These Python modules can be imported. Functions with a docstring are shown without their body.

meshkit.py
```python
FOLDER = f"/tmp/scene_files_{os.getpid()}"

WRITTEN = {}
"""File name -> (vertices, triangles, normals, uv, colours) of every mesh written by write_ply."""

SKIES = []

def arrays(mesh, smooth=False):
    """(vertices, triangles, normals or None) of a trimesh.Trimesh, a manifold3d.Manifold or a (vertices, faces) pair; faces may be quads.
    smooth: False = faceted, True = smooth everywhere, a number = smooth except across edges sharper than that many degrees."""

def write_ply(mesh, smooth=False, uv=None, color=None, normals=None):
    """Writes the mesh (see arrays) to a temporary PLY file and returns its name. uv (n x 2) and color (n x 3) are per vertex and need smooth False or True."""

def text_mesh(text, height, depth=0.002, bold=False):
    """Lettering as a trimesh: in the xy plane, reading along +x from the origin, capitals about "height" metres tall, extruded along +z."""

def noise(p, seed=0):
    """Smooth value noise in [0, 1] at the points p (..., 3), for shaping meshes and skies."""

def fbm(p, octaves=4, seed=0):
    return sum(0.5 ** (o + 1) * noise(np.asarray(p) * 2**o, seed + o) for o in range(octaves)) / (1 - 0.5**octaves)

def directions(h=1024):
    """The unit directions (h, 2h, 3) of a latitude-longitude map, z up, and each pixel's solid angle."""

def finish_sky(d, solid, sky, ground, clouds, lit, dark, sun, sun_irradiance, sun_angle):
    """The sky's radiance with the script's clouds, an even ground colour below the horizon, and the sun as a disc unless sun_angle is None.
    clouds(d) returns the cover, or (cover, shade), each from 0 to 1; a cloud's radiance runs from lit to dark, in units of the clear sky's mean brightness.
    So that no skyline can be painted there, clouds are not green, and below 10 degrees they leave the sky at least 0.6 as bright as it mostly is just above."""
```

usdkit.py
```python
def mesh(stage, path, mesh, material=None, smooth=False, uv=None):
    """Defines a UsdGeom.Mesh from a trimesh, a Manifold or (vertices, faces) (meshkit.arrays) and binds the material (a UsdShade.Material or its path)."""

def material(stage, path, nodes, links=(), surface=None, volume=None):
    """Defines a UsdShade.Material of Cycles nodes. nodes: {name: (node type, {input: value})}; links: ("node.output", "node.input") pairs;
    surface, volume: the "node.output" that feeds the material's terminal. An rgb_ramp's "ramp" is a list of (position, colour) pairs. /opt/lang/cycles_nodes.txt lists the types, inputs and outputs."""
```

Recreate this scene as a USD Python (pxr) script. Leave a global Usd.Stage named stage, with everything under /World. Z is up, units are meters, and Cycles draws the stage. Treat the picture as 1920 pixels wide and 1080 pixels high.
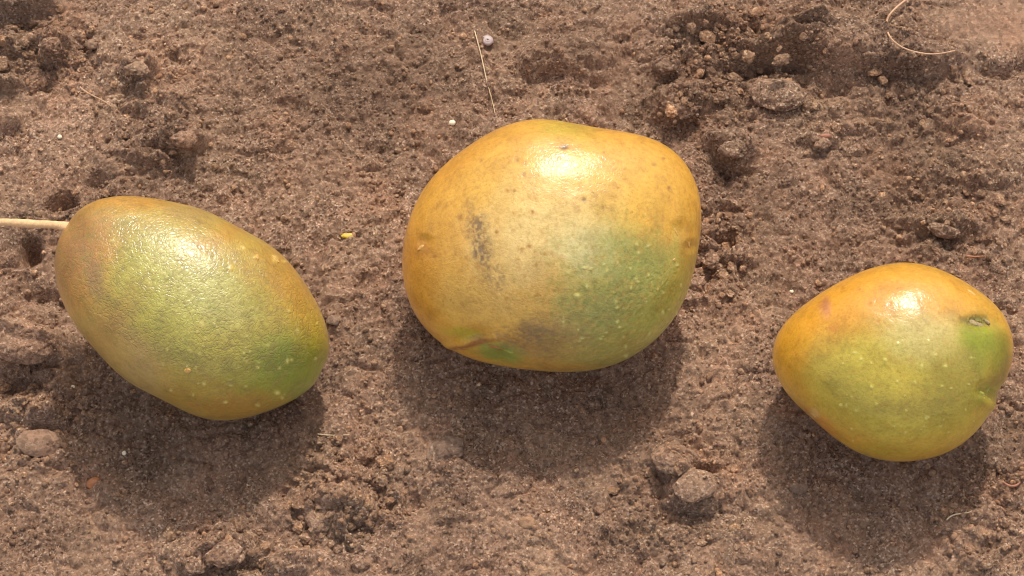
import math
import numpy as np, trimesh, usdkit, meshkit
from scipy.interpolate import RegularGridInterpolator
from pxr import Usd, UsdGeom, UsdLux, UsdShade, Gf, Sdf, Vt

stage = Usd.Stage.CreateInMemory()
UsdGeom.SetStageUpAxis(stage, UsdGeom.Tokens.z)
UsdGeom.SetStageMetersPerUnit(stage, 1.0)
UsdGeom.Xform.Define(stage, '/World')
UsdGeom.Scope.Define(stage, '/World/Looks')
rng = np.random.default_rng(7)

# ------------------------------------------------------------------ camera
PW, PH = 1920.0, 1080.0                 # the photograph's pixels, used to lay things out on the ground
DIST, TILT, FRAME_W = 0.62, math.radians(25), 0.247
EXPOSURE = 0.47
cam_pos = np.array([0, -math.sin(TILT) * DIST, math.cos(TILT) * DIST])
cz = cam_pos / np.linalg.norm(cam_pos)          # camera looks along -cz
cx = np.array([1.0, 0, 0])
cy = np.cross(cz, cx)
cam = UsdGeom.Camera.Define(stage, '/World/camera')
M = Gf.Matrix4d(1)
for i, a in enumerate((cx, cy, cz, cam_pos)):
    M.SetRow(i, Gf.Vec4d(*a, 1.0 if i == 3 else 0.0))
cam.AddTransformOp().Set(M)
cam.CreateHorizontalApertureAttr(36.0)
cam.CreateVerticalApertureAttr(20.25)
cam.CreateFocalLengthAttr(36.0 * DIST / FRAME_W)
cam.CreateClippingRangeAttr(Gf.Vec2f(0.01, 100))
cam.CreateExposureAttr(EXPOSURE)

def ray(px, py):
    q = FRAME_W / PW / DIST
    d = -cz + (px - PW / 2) * q * cx - (py - PH / 2) * q * cy
    return d / np.linalg.norm(d)

def at(px, py, z=0.0):
    d = ray(px, py)
    return cam_pos + d * ((z - cam_pos[2]) / d[2])

# ------------------------------------------------------------------ sky and sun
SUN_EL, SUN_AZ = math.radians(51.5), math.radians(9)      # azimuth from +y towards +x
sun = np.array([math.sin(SUN_AZ) * math.cos(SUN_EL), math.cos(SUN_AZ) * math.cos(SUN_EL), math.sin(SUN_EL)])
CLOUD = 2.5                                            # thin bright veil of cloud, in the sky texture's own units
usdkit.material(stage, '/World/Looks/sky', {
    's': ('sky_texture', {'sky_type': 'single_scattering', 'sun_disc': False, 'aerosol_density': 9.0, 'sun_elevation': SUN_EL, 'sun_rotation': math.atan2(sun[0], sun[1])}),
    'g': ('texture_coordinate', {}),
    'n': ('noise_texture', {'scale': 1.6, 'detail': 6.0, 'roughness': 0.55, 'distortion': 0.5}),
    'r': ('rgb_ramp', {'ramp': [(0.30, (0.25, 0.25, 0.25)), (0.62, (0.85, 0.85, 0.85))]}),
    'x': ('mix_color', {'blend_type': 'mix', 'b': (CLOUD * 0.96, CLOUD, CLOUD * 1.10), 'use_clamp': False}),
    'b': ('background_shader', {'strength': 0.15})},
    [('g.generated', 'n.vector'), ('n.fac', 'r.fac'), ('r.color', 'x.fac'), ('s.color', 'x.a'), ('x.result', 'b.color')], surface='b.background')
dome = UsdLux.DomeLight.Define(stage, '/World/sky')
UsdShade.MaterialBindingAPI.Apply(dome.GetPrim()).Bind(UsdShade.Material.Get(stage, '/World/Looks/sky'))
dome.GetPrim().SetCustomDataByKey('kind', 'structure')
sl = UsdLux.DistantLight.Define(stage, '/World/sun')
sl.CreateIntensityAttr(0.5)
sl.CreateAngleAttr(2.2)
sl.CreateNormalizeAttr(True)
sl.CreateColorAttr(Gf.Vec3f(1.0, 0.94, 0.86))
sx = np.cross([0, 0, 1.0], sun); sx /= np.linalg.norm(sx)
sy = np.cross(sun, sx)
M = Gf.Matrix4d(1)
for i, a in enumerate((sx, sy, sun)):
    M.SetRow(i, Gf.Vec4d(*a, 0.0))
sl.AddTransformOp().Set(M)

# ------------------------------------------------------------------ helpers
used = {}
def numbered(parent, name):
    k = used.get((parent, name), 0); used[(parent, name)] = k + 1
    return f'{parent}/{name}' + (f'_{k:03d}' if k else '')

def tag(prim, label=None, category=None, group=None, kind=None):
    for k, v in (('label', label), ('category', category), ('group', group), ('kind', kind)):
        if v: prim.SetCustomDataByKey(k, v)
    return prim

def obj(name, mesh, mat, parent='/World', smooth=True, color=None):
    m = usdkit.mesh(stage, numbered(parent, name), mesh, f'/World/Looks/{mat}', smooth=smooth)
    if color is not None:
        UsdGeom.PrimvarsAPI(m).CreatePrimvar('tint', Sdf.ValueTypeNames.Color3fArray, 'vertex').Set(Vt.Vec3fArray.FromNumpy(color.astype(np.float32)))
    return m.GetPrim()

def thing(name, loc, label, category, group=None):
    x = UsdGeom.Xform.Define(stage, numbered('/World', name))
    x.AddTranslateOp().Set(Gf.Vec3d(*map(float, loc)))
    return tag(x.GetPrim(), label, category, group)

def lin(*c):
    c = np.array(c, float) / 255
    return np.where(c <= 0.04045, c / 12.92, ((c + 0.055) / 1.055) ** 2.4)

def smooth01(x, a, b):
    t = np.clip((x - a) / (b - a), 0, 1)
    return t * t * (3 - 2 * t)

def fbm(p, octaves=4, seed=0):
    return meshkit.fbm(p, octaves, seed)

def worley(x, y, cell, seed, jitter=0.9):
    """Distance to the nearest jittered point (in cells) and a random value of that point."""
    r = np.random.default_rng(seed)
    T = r.random((256, 256, 3))
    gx, gy = x / cell, y / cell
    ix, iy = np.floor(gx).astype(int), np.floor(gy).astype(int)
    best, val = np.full(gx.shape, 9.0), np.zeros(gx.shape)
    for a in (-1, 0, 1):
        for b in (-1, 0, 1):
            t = T[(ix + a) & 255, (iy + b) & 255]
            dx = ix + a + 0.5 + (t[..., 0] - .5) * jitter - gx
            dy = iy + b + 0.5 + (t[..., 1] - .5) * jitter - gy
            d = np.hypot(dx, dy)
            m = d < best
            best = np.where(m, d, best); val = np.where(m, t[..., 2], val)
    return best, val

# ------------------------------------------------------------------ materials
def soil_material(name, dark, mid, light, grain=1.0, per_object=False, damp=False):
    n = {
        'g': ('geometry', {}),
        'low': ('noise_texture', {'scale': 28.0, 'detail': 4.0, 'roughness': 0.6}),
        'hue': ('noise_texture', {'scale': 75.0, 'detail': 3.0, 'roughness': 0.6}),
        'vor': ('voronoi_texture', {'scale': 2300.0 * grain, 'feature': 'f1'}),
        'vor2': ('voronoi_texture', {'scale': 1150.0 * grain, 'feature': 'f1'}),
        'sv': ('separate_color', {}), 'sv2': ('separate_color', {}),
        'rg': ('rgb_ramp', {'ramp': [(0, dark), (0.16, [0.55 * a + 0.45 * b for a, b in zip(dark, mid)]), (0.42, mid), (0.66, [1.10 * a for a in mid]), (0.86, [0.65 * a + 0.35 * b for a, b in zip(mid, light)]), (0.97, light), (1, [1.25 * a for a in light])]}),
        'r2': ('rgb_ramp', {'ramp': [(0, (0.62, 0.60, 0.60)), (0.5, (1, 1, 1)), (0.9, (1.15, 1.15, 1.15)), (1, (1.35, 1.33, 1.25))]}),
        'rl': ('rgb_ramp', {'ramp': [(0.30, (0.60, 0.57, 0.56)), (0.48, (0.97, 0.96, 0.95)), (0.66, (1.22, 1.22, 1.2))]}),
        'even': ('noise_texture', {'scale': 55.0, 'detail': 3.0, 'roughness': 0.6}),
        're': ('rgb_ramp', {'ramp': [(0.36, (0.12, 0.12, 0.12)), (0.62, (0.6, 0.6, 0.6))]}),
        'me': ('mix_color', {'blend_type': 'mix', 'b': mid}),
        'rh': ('rgb_ramp', {'ramp': [(0.30, (0.95, 0.98, 0.96)), (0.5, (1, 1, 1)), (0.68, (1.05, 0.99, 0.95))]}),
        'm1': ('mix_color', {'blend_type': 'multiply', 'fac': 0.8, 'use_clamp': False}),
        'm2': ('mix_color', {'blend_type': 'multiply', 'fac': 1.0}),
        'm3': ('mix_color', {'blend_type': 'multiply', 'fac': 1.0}),
        'fine': ('noise_texture', {'scale': 3200.0 * grain, 'detail': 2.0, 'roughness': 0.7}),
        'bump': ('bump', {'strength': 0.9, 'distance': 0.00030}),
        'p': ('principled_bsdf', {'roughness': 0.93, 'specular_ior_level': 0.25, 'diffuse_roughness': 0.3}),
    }
    l = [('g.position', f'{k}.vector') for k in ('low', 'hue', 'vor', 'vor2', 'fine', 'even')]
    l += [('vor.color', 'sv.color'), ('sv.r', 'rg.fac'), ('vor2.color', 'sv2.color'), ('sv2.g', 'r2.fac'), ('low.fac', 'rl.fac'), ('hue.fac', 'rh.fac'),
          ('even.fac', 're.fac'), ('re.color', 'me.fac'), ('rg.color', 'me.a'), ('me.result', 'm1.a'), ('r2.color', 'm1.b'), ('m1.result', 'm2.a'), ('rl.color', 'm2.b'), ('m2.result', 'm3.a'), ('rh.color', 'm3.b'),
          ('fine.fac', 'bump.height'), ('bump.normal', 'p.normal')]
    last = 'm3.result'
    if per_object:
        n['oi'] = ('object_info', {})
        n['ro'] = ('rgb_ramp', {'ramp': [(0, (0.80, 0.77, 0.76)), (0.4, (0.98, 0.97, 0.96)), (0.8, (1.12, 1.08, 1.02)), (1, (1.4, 1.3, 1.15))]})
        n['m4'] = ('mix_color', {'blend_type': 'multiply', 'fac': 1.0})
        l += [('oi.random', 'ro.fac'), (last, 'm4.a'), ('ro.color', 'm4.b')]
        last = 'm4.result'
    l.append((last, 'p.base_color'))
    if damp:
        n['at'] = ('attribute', {'attribute': 'tint'})
        n['ev'] = ('attribute', {'attribute': 'settled'})
        n['ea'] = ('mix_color', {'blend_type': 'add', 'fac': 1.0, 'use_clamp_result': True})
        l = [x for x in l if x != ('re.color', 'me.fac')] + [('re.color', 'ea.a'), ('ev.color', 'ea.b'), ('ea.result', 'me.fac')]
        n['m5'] = ('mix_color', {'blend_type': 'multiply', 'fac': 1.0, 'use_clamp': False})
        l = [x for x in l if x[1] != 'p.base_color'] + [(last, 'm5.a'), ('at.color', 'm5.b'), ('m5.result', 'p.base_color')]
    usdkit.material(stage, f'/World/Looks/{name}', n, l, surface='p.BSDF')

S_D, S_M, S_L = (0.095, 0.054, 0.036), (0.286, 0.175, 0.112), (0.58, 0.42, 0.30)
soil_material('soil', S_D, S_M, S_L, damp=True)
soil_material('clod', S_D, [1.06 * a for a in S_M], S_L)
soil_material('crumb', (0.15, 0.09, 0.057), (0.315, 0.19, 0.117), (0.60, 0.45, 0.31), per_object=True)
soil_material('pebble_grey', (0.17, 0.108, 0.073), (0.27, 0.178, 0.122), (0.36, 0.26, 0.19), 0.8)
soil_material('pebble_tan', (0.20, 0.12, 0.078), (0.30, 0.185, 0.12), (0.42, 0.28, 0.19), 0.8)

soil_material('pebble_brown', (0.24, 0.135, 0.075), (0.32, 0.19, 0.11), (0.40, 0.25, 0.155), 0.7)

def plain(name, col, rough=0.6, var=0.25, scale=900.0, sub=0.0, bump=0.0001):
    col = np.array(col)
    usdkit.material(stage, f'/World/Looks/{name}', {
        'g': ('geometry', {}), 'n': ('noise_texture', {'scale': scale, 'detail': 4.0, 'roughness': 0.65}),
        'r': ('rgb_ramp', {'ramp': [(0.25, col * (1 - var)), (0.5, col), (0.75, np.minimum(col * (1 + var), 0.95))]}),
        'b': ('bump', {'strength': 0.6, 'distance': bump}),
        'p': ('principled_bsdf', {'roughness': rough, 'subsurface_weight': sub, 'subsurface_scale': 0.001})},
        [('g.position', 'n.vector'), ('n.fac', 'r.fac'), ('r.color', 'p.base_color'), ('n.fac', 'b.height'), ('b.normal', 'p.normal')], surface='p.BSDF')

plain('stolon', lin(232, 188, 136), 0.55, 0.25, 1500)
plain('root_fibre', lin(205, 165, 128), 0.6, 0.2)
plain('pale_straw', lin(215, 190, 150), 0.6, 0.2)
plain('white_grain', lin(235, 222, 190), 0.45, 0.1)
plain('shell', lin(176, 156, 150), 0.4, 0.15, 700)
plain('yellow_flake', lin(206, 172, 52), 0.5, 0.15)
plain('orange_husk', lin(172, 110, 66), 0.45, 0.25)
plain('red_husk', lin(160, 108, 82), 0.5, 0.25)
plain('eye_pale', lin(214, 168, 92), 0.5, 0.2, 1500)
plain('eye_pink', lin(182, 124, 66), 0.5, 0.2, 1500)
plain('eye_green', lin(166, 164, 70), 0.5, 0.2, 1500)
plain('scab', lin(170, 148, 104), 0.8, 0.45, 1800, bump=0.0003)

def skin_material(name, rough, cell, crackle, pimple, coat, spec=0.5):
    usdkit.material(stage, f'/World/Looks/{name}', {
        'g': ('texture_coordinate', {}),
        'a': ('attribute', {'attribute': 'tint'}),
        'n1': ('noise_texture', {'scale': 160.0, 'detail': 5.0, 'roughness': 0.65, 'distortion': 0.4}),
        'r1': ('rgb_ramp', {'ramp': [(0.28, (0.78, 0.76, 0.70)), (0.5, (1, 1, 1)), (0.72, (1.12, 1.14, 1.2))]}),
        'm1': ('mix_color', {'blend_type': 'multiply', 'fac': 1.0}),
        'n2': ('noise_texture', {'scale': 1500.0, 'detail': 3.0, 'roughness': 0.7}),
        'r2': ('rgb_ramp', {'ramp': [(0.25, (0.74, 0.70, 0.62)), (0.45, (0.97, 0.97, 0.96)), (0.75, (1.14, 1.14, 1.2))]}),
        'm2': ('mix_color', {'blend_type': 'multiply', 'fac': 1.0}),
        'w': ('noise_texture', {'scale': 300.0, 'detail': 3.0}),
        'wm': ('mix_color', {'blend_type': 'linear_light', 'fac': 0.0022}),
        'v': ('voronoi_texture', {'scale': cell, 'feature': 'distance_to_edge'}),
        'vr': ('rgb_ramp', {'ramp': [(0, (0, 0, 0)), (0.16, (1, 1, 1)), (1, (1, 1, 1))]}),
        'b1': ('bump', {'strength': crackle, 'distance': 0.00016}),
        'b2': ('bump', {'strength': pimple, 'distance': 0.00012}),
        'n3': ('noise_texture', {'scale': 420.0, 'detail': 5.0, 'roughness': 0.6}),
        'b3': ('bump', {'strength': 0.35, 'distance': 0.00025}),
        'rr': ('rgb_ramp', {'ramp': [(0.3, (rough - .07,) * 3), (0.7, (rough + .10,) * 3)]}),
        'p': ('principled_bsdf', {'specular_ior_level': spec, 'coat_weight': coat, 'coat_roughness': 0.46, 'subsurface_weight': 0.12, 'subsurface_scale': 0.0012, 'subsurface_radius': (1.0, 0.6, 0.25)})},
        [(f'g.object', f'{k}.vector') for k in ('n1', 'n2', 'n3', 'w')] +
        [('g.object', 'wm.a'), ('w.color', 'wm.b'), ('wm.result', 'v.vector'),
         ('n1.fac', 'r1.fac'), ('a.color', 'm1.a'), ('r1.color', 'm1.b'), ('n2.fac', 'r2.fac'), ('m1.result', 'm2.a'), ('r2.color', 'm2.b'), ('m2.result', 'p.base_color'),
         ('v.distance', 'vr.fac'), ('n3.fac', 'b3.height'), ('b3.normal', 'b1.normal'), ('vr.color', 'b1.height'), ('b1.normal', 'b2.normal'), ('n2.fac', 'b2.height'), ('b2.normal', 'p.normal'),
         ('n1.fac', 'rr.fac'), ('rr.color', 'p.roughness')], surface='p.BSDF')

skin_material('skin_left', 0.29, 760.0, 0.46, 0.7, 1.0, 0.9)
skin_material('skin_middle', 0.25, 800.0, 0.18, 0.4, 0.8)
skin_material('skin_right', 0.24, 800.0, 0.14, 0.3, 0.8)

# ------------------------------------------------------------------ the soil's shape
POTATOES_FOOT = [(360, 640, 200, 120, 37), (1035, 540, 215, 150, 0), (1672, 720, 165, 120, 0)]      # px of the resting areas

D = 0.00026
fine_x = np.arange(-0.137, 0.1371, D)
fine_y = np.arange(-0.088, 0.0981, D)
def extend(a, far):
    out, step, v = [], D, a[-1]
    while v < far:
        step *= 1.22; v += step; out.append(v)
    return np.array(out)
gx = np.concatenate([-extend(-fine_x[::-1], 3.0)[::-1], fine_x, extend(fine_x, 3.0)])
gy = np.concatenate([-extend(-fine_y[::-1], 3.0)[::-1], fine_y, extend(fine_y, 3.0)])
X, Y = np.meshgrid(gx, gy)
def P(s, z=0.0):
    return np.stack([X * s, Y * s, np.full_like(X, z)], -1)

mm = 0.001
PX = FRAME_W / PW                                       # metres of ground per photo pixel, roughly
# where the soil is rough and cloddy (px, py, rx, ry, weight)
ROUGH = [(70, 90, 130, 110, 1), (300, 190, 120, 160, .7), (1380, 110, 200, 130, 1), (1270, 190, 90, 60, .9), (1650, 200, 200, 120, .6), (1760, 400, 160, 120, .7),
         (1350, 480, 90, 130, .9), (640, 930, 130, 130, 1), (60, 760, 150, 140, .8), (520, 300, 90, 120, .5), (1050, 140, 120, 50, .6), (1290, 880, 90, 80, .8),
         (1230, 960, 160, 110, .6), (1850, 980, 120, 110, .7), (160, 400, 120, 60, .8), (420, 1040, 120, 60, .7), (1000, 1000, 220, 60, .3), (1360, 310, 60, 50, .9), (700, 380, 90, 200, .45), (1380, 680, 60, 120, .3)]
wx = (fbm(P(90), 3, 41) - .5) * 0.010
wy = (fbm(P(90, 3.3), 3, 42) - .5) * 0.010
rough = np.full_like(X, 0.27)
for px, py, rx, ry, w in ROUGH:
    c = at(px, py)
    d = np.hypot((X + wx - c[0]) / (rx * PX), (Y + wy - c[1]) / (ry * PX * 1.1))
    rough = np.maximum(rough, w * (1 - smooth01(d, 0.45, 1.25)))
far = smooth01(np.maximum(np.abs(X) / 0.137, np.abs(Y) / 0.095), 1.0, 1.3)
rough *= 1 - .9 * np.exp(-(np.hypot((X - at(1870, 40)[0]) / (130 * PX), (Y - at(1870, 40)[1]) / (75 * PX)) * .95) ** 4)
rough = rough * (1 - far) + 0.45 * far

H = (fbm(P(16), 3, 1) - .5) * 5.5 * mm
H += (fbm(P(60), 3, 2) - .5) * (1.8 + 3.4 * rough) * mm
n = fbm(P(170), 3, 3); H += (np.abs(n - .5) * -2 + .4) * (0.8 + 3.2 * rough) * mm        # creases between lumps
w1, v1 = worley(X + wx * .25, Y + wy * .25, 0.0052, 11)
w1 = np.clip(w1 + (fbm(P(480), 3, 31) - .5) * .55, 0, 9)
H += (np.sqrt(np.clip(1 - (w1 / .62) ** 2, 0, 1)) * (.25 + .75 * v1) - .4) * (2.9 * rough ** 1.3) * mm
w2, v2 = worley(X + wx * .12, Y + wy * .12, 0.0024, 12)
w2 = np.clip(w2 + (fbm(P(1000), 2, 32) - .5) * .5, 0, 9)
H += (np.sqrt(np.clip(1 - (w2 / .62) ** 2, 0, 1)) * (.2 + .8 * v2) - .4) * (0.10 + 1.25 * rough) * mm
w3, v3 = worley(X, Y, 0.00115, 13)
H += (np.sqrt(np.clip(1 - (w3 / .62) ** 2, 0, 1)) * (v3 > .35) * v3 - .3) * (0.14 + 0.32 * rough) * mm

smoothmask = np.zeros_like(X)
def feature(px, py, rx, ry, h, ang=0, sharp=5.0, warp=0.5):
    """A raised (h > 0) or sunken (h < 0) patch with an uneven, steep edge; px, py, rx, ry in photo pixels."""
    global H
    c = at(px, py)
    a = math.radians(ang)
    u0, v0 = X + wx * warp - c[0], Y + wy * warp - c[1]
    u, v = u0 * math.cos(a) + v0 * math.sin(a), -u0 * math.sin(a) + v0 * math.cos(a)
    d = np.hypot(u / (rx * PX), v / (ry * PX * 1.1))
    k = np.exp(-(d * .95) ** sharp)
    H = H + k * h * 1.6 * mm
    return k

feature(40, 650, 80, 36, 5.0, 0, 6)                       # the block at the left edge
feature(632, 935, 62, 50, 3.0, -4, 6)                     # cracked lump right of the left shadow
feature(1620, 95, 175, 42, 5.0, -9, 9, .35)                    # long ledge upper right
feature(1438, 93, 55, 18, 4.0, 4, 6)
feature(1435, 128, 70, 16, -2.6, 2, 4)
feature(1545, 158, 50, 22, -2.0, -8, 4)
k = feature(1860, 45, 120, 60, 1.2, 10, 4)                # smooth skin of soil in the corner
smoothmask = np.maximum(smoothmask, k)
feature(1060, 105, 95, 30, 2.6, 4, 6)
feature(1060, 148, 85, 14, -1.6, -5, 3)
feature(45, 5, 65, 20, 3.5, 0, 6)
feature(95, 82, 34, 24, 4.2, 0, 4)
feature(30, 75, 30, 25, 2.5, 0, 4)
feature(262, 128, 34, 18, 3.4, 0, 5)
feature(345, 268, 46, 24, 4.4, 5, 5)
feature(275, 300, 55, 14, 2.2, -6, 5)
feature(178, 350, 30, 28, -2.6, 30, 3)
feature(60, 475, 22, 20, -4.5, 0, 3)
feature(120, 385, 40, 16, -2.8, 20, 3)
feature(15, 160, 30, 14, 3, 0, 5)
feature(10, 225, 40, 20, 3, 10, 5)
feature(1262, 192, 58, 34, 3.8, 8, 4)
feature(1243, 132, 26, 14, 3.4, -10, 4)
feature(1370, 268, 46, 26, 3.2, -5, 5)
feature(1368, 312, 34, 12, -3.0, 0, 3)
feature(1742, 358, 80, 24, -2.2, 0, 3)
feature(1755, 418, 70, 18, 2.6, -5, 4)
feature(1790, 425, 20, 16, 2.2, 0, 4)
feature(1258, 868, 48, 26, 3.4, -8, 5)
feature(1304, 916, 52, 36, 3.4, 0, 6)
feature(1318, 882, 26, 10, -3.4, 0, 3)
feature(778, 955, 26, 24, -2.4, 0, 3)
feature(60, 775, 60, 18, 2.6, 0, 5)
feature(30, 720, 50, 12, -2.0, 0, 3)
feature(420, 1030, 46, 22, 3.2, 0, 5)
feature(370, 1055, 34, 20, 2.4, 0, 5)
feature(545, 1055, 40, 22, 2.4, 0, 5)
feature(1365, 440, 26, 16, -3.0, 0, 3)
feature(1322, 500, 24, 30, -2.4, 0, 3)
feature(1890, 130, 60, 12, -2.2, 5, 3)
feature(1320, 100, 18, 12, 2.5, 0, 4)
feature(1535, 262, 32, 14, 2.2, 0, 5)
feature(1500, 55, 40, 18, 2.4, 10, 5)
feature(1300, 40, 46, 22, 2.6, 0, 5)
feature(1820, 240, 40, 16, 1.8, 0, 5)
feature(1860, 340, 40, 16, 1.8, 0, 5)
feature(100, 560, 70, 14, -1.6, -4, 3)
feature(200, 920, 30, 24, 1.8, 0, 5)

H = H * (1 - smoothmask * .55)
H += ((fbm(P(210, 2.2), 3, 25) - .5) * 2.4 - np.clip(.08 - np.abs(fbm(P(120, 4.1), 3, 26) - .5), 0, 1) * 13) * (1 - .7 * smoothmask) * mm
# grain of the sand
H += (meshkit.noise(P(1900), 21) - .5) * (0.24 - 0.15 * smoothmask) * mm
H += (meshkit.noise(P(900), 22) - .5) * (0.30 - 0.22 * smoothmask) * mm
H -= (meshkit.noise(P(1400, 7.7), 23) > .80) * 0.16 * mm

# the soil lies low and even where the potatoes rest on it
foot = np.zeros_like(X)
for px, py, rx, ry, ang in POTATOES_FOOT:
    c = at(px, py); a = math.radians(-ang)
    u0, v0 = X - c[0], Y - c[1]
    u, v = u0 * math.cos(a) + v0 * math.sin(a), -u0 * math.sin(a) + v0 * math.cos(a)
    foot = np.maximum(foot, 1 - smooth01(np.hypot(u / (rx * PX), v / (ry * PX * 1.1)), .7, 1.25))
H = H * (1 - .72 * foot) - 0.4 * mm * foot
H -= np.median(H)

ny, nx = X.shape
idx = np.arange(ny * nx).reshape(ny, nx)
quads = np.stack([idx[:-1, :-1], idx[:-1, 1:], idx[1:, 1:], idx[1:, :-1]], -1).reshape(-1, 4)
damp = np.zeros_like(X)
for px, py, rx, ry, w in [(620, 180, 330, 190, .55), (1420, 95, 210, 120, .75), (1740, 340, 210, 130, .8), (1600, 180, 160, 80, .5), (980, 60, 160, 90, .35), (1390, 470, 110, 130, .5), (560, 560, 90, 80, .3),
                          (60, 60, 110, 70, .5), (1180, 800, 260, 120, .4), (250, 800, 190, 110, .25), (60, 430, 120, 80, .4), (1300, 200, 120, 60, .5), (520, 300, 110, 70, .5)]:
    c = at(px, py)
    d = np.hypot((X + wx * 1.5 - c[0]) / (rx * PX), (Y + wy * 1.5 - c[1]) / (ry * PX * 1.1))
    damp = np.maximum(damp, w * (1 - smooth01(d, .35, 1.2)))
damp = np.clip(damp + (fbm(P(70, 5.5), 4, 51) - .5) * .9, 0, 1)
dry = np.zeros_like(X)
for px, py, rx, ry, w in [(1860, 40, 130, 70, 1), (160, 230, 170, 120, .5), (90, 640, 110, 50, .8), (880, 1000, 300, 90, .5), (1620, 90, 130, 40, .4)]:
    c = at(px, py)
    d = np.hypot((X + wx - c[0]) / (rx * PX), (Y + wy - c[1]) / (ry * PX * 1.1))
    dry = np.maximum(dry, w * (1 - smooth01(d, .5, 1.15)))
tint = np.ones(X.shape + (3,)) * (1 - .36 * damp[..., None] * np.array([.95, 1.0, 1.06])) * (1 + .20 * dry[..., None])
g = obj('ground', (np.stack([X, Y, H], -1).reshape(-1, 3), quads), 'soil', color=tint.reshape(-1, 3))
UsdGeom.PrimvarsAPI(g).CreatePrimvar('settled', Sdf.ValueTypeNames.Color3fArray, 'vertex').Set(Vt.Vec3fArray.FromNumpy(np.repeat(smoothmask.reshape(-1, 1) * .55, 3, 1).astype(np.float32)))
tag(g, kind='structure')
height = RegularGridInterpolator((gy, gx), H, bounds_error=False, fill_value=0.0)
def ground_z(x, y):
    return float(height([[y, x]])[0])
def on_ground(px, py, lift=0.0):
    p = at(px, py)
    for _ in range(3):
        p = at(px, py, ground_z(p[0], p[1]))
    return p + np.array([0, 0, lift])

# ------------------------------------------------------------------ the three potatoes
ICO = trimesh.creation.icosphere(subdivisions=7)

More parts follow.
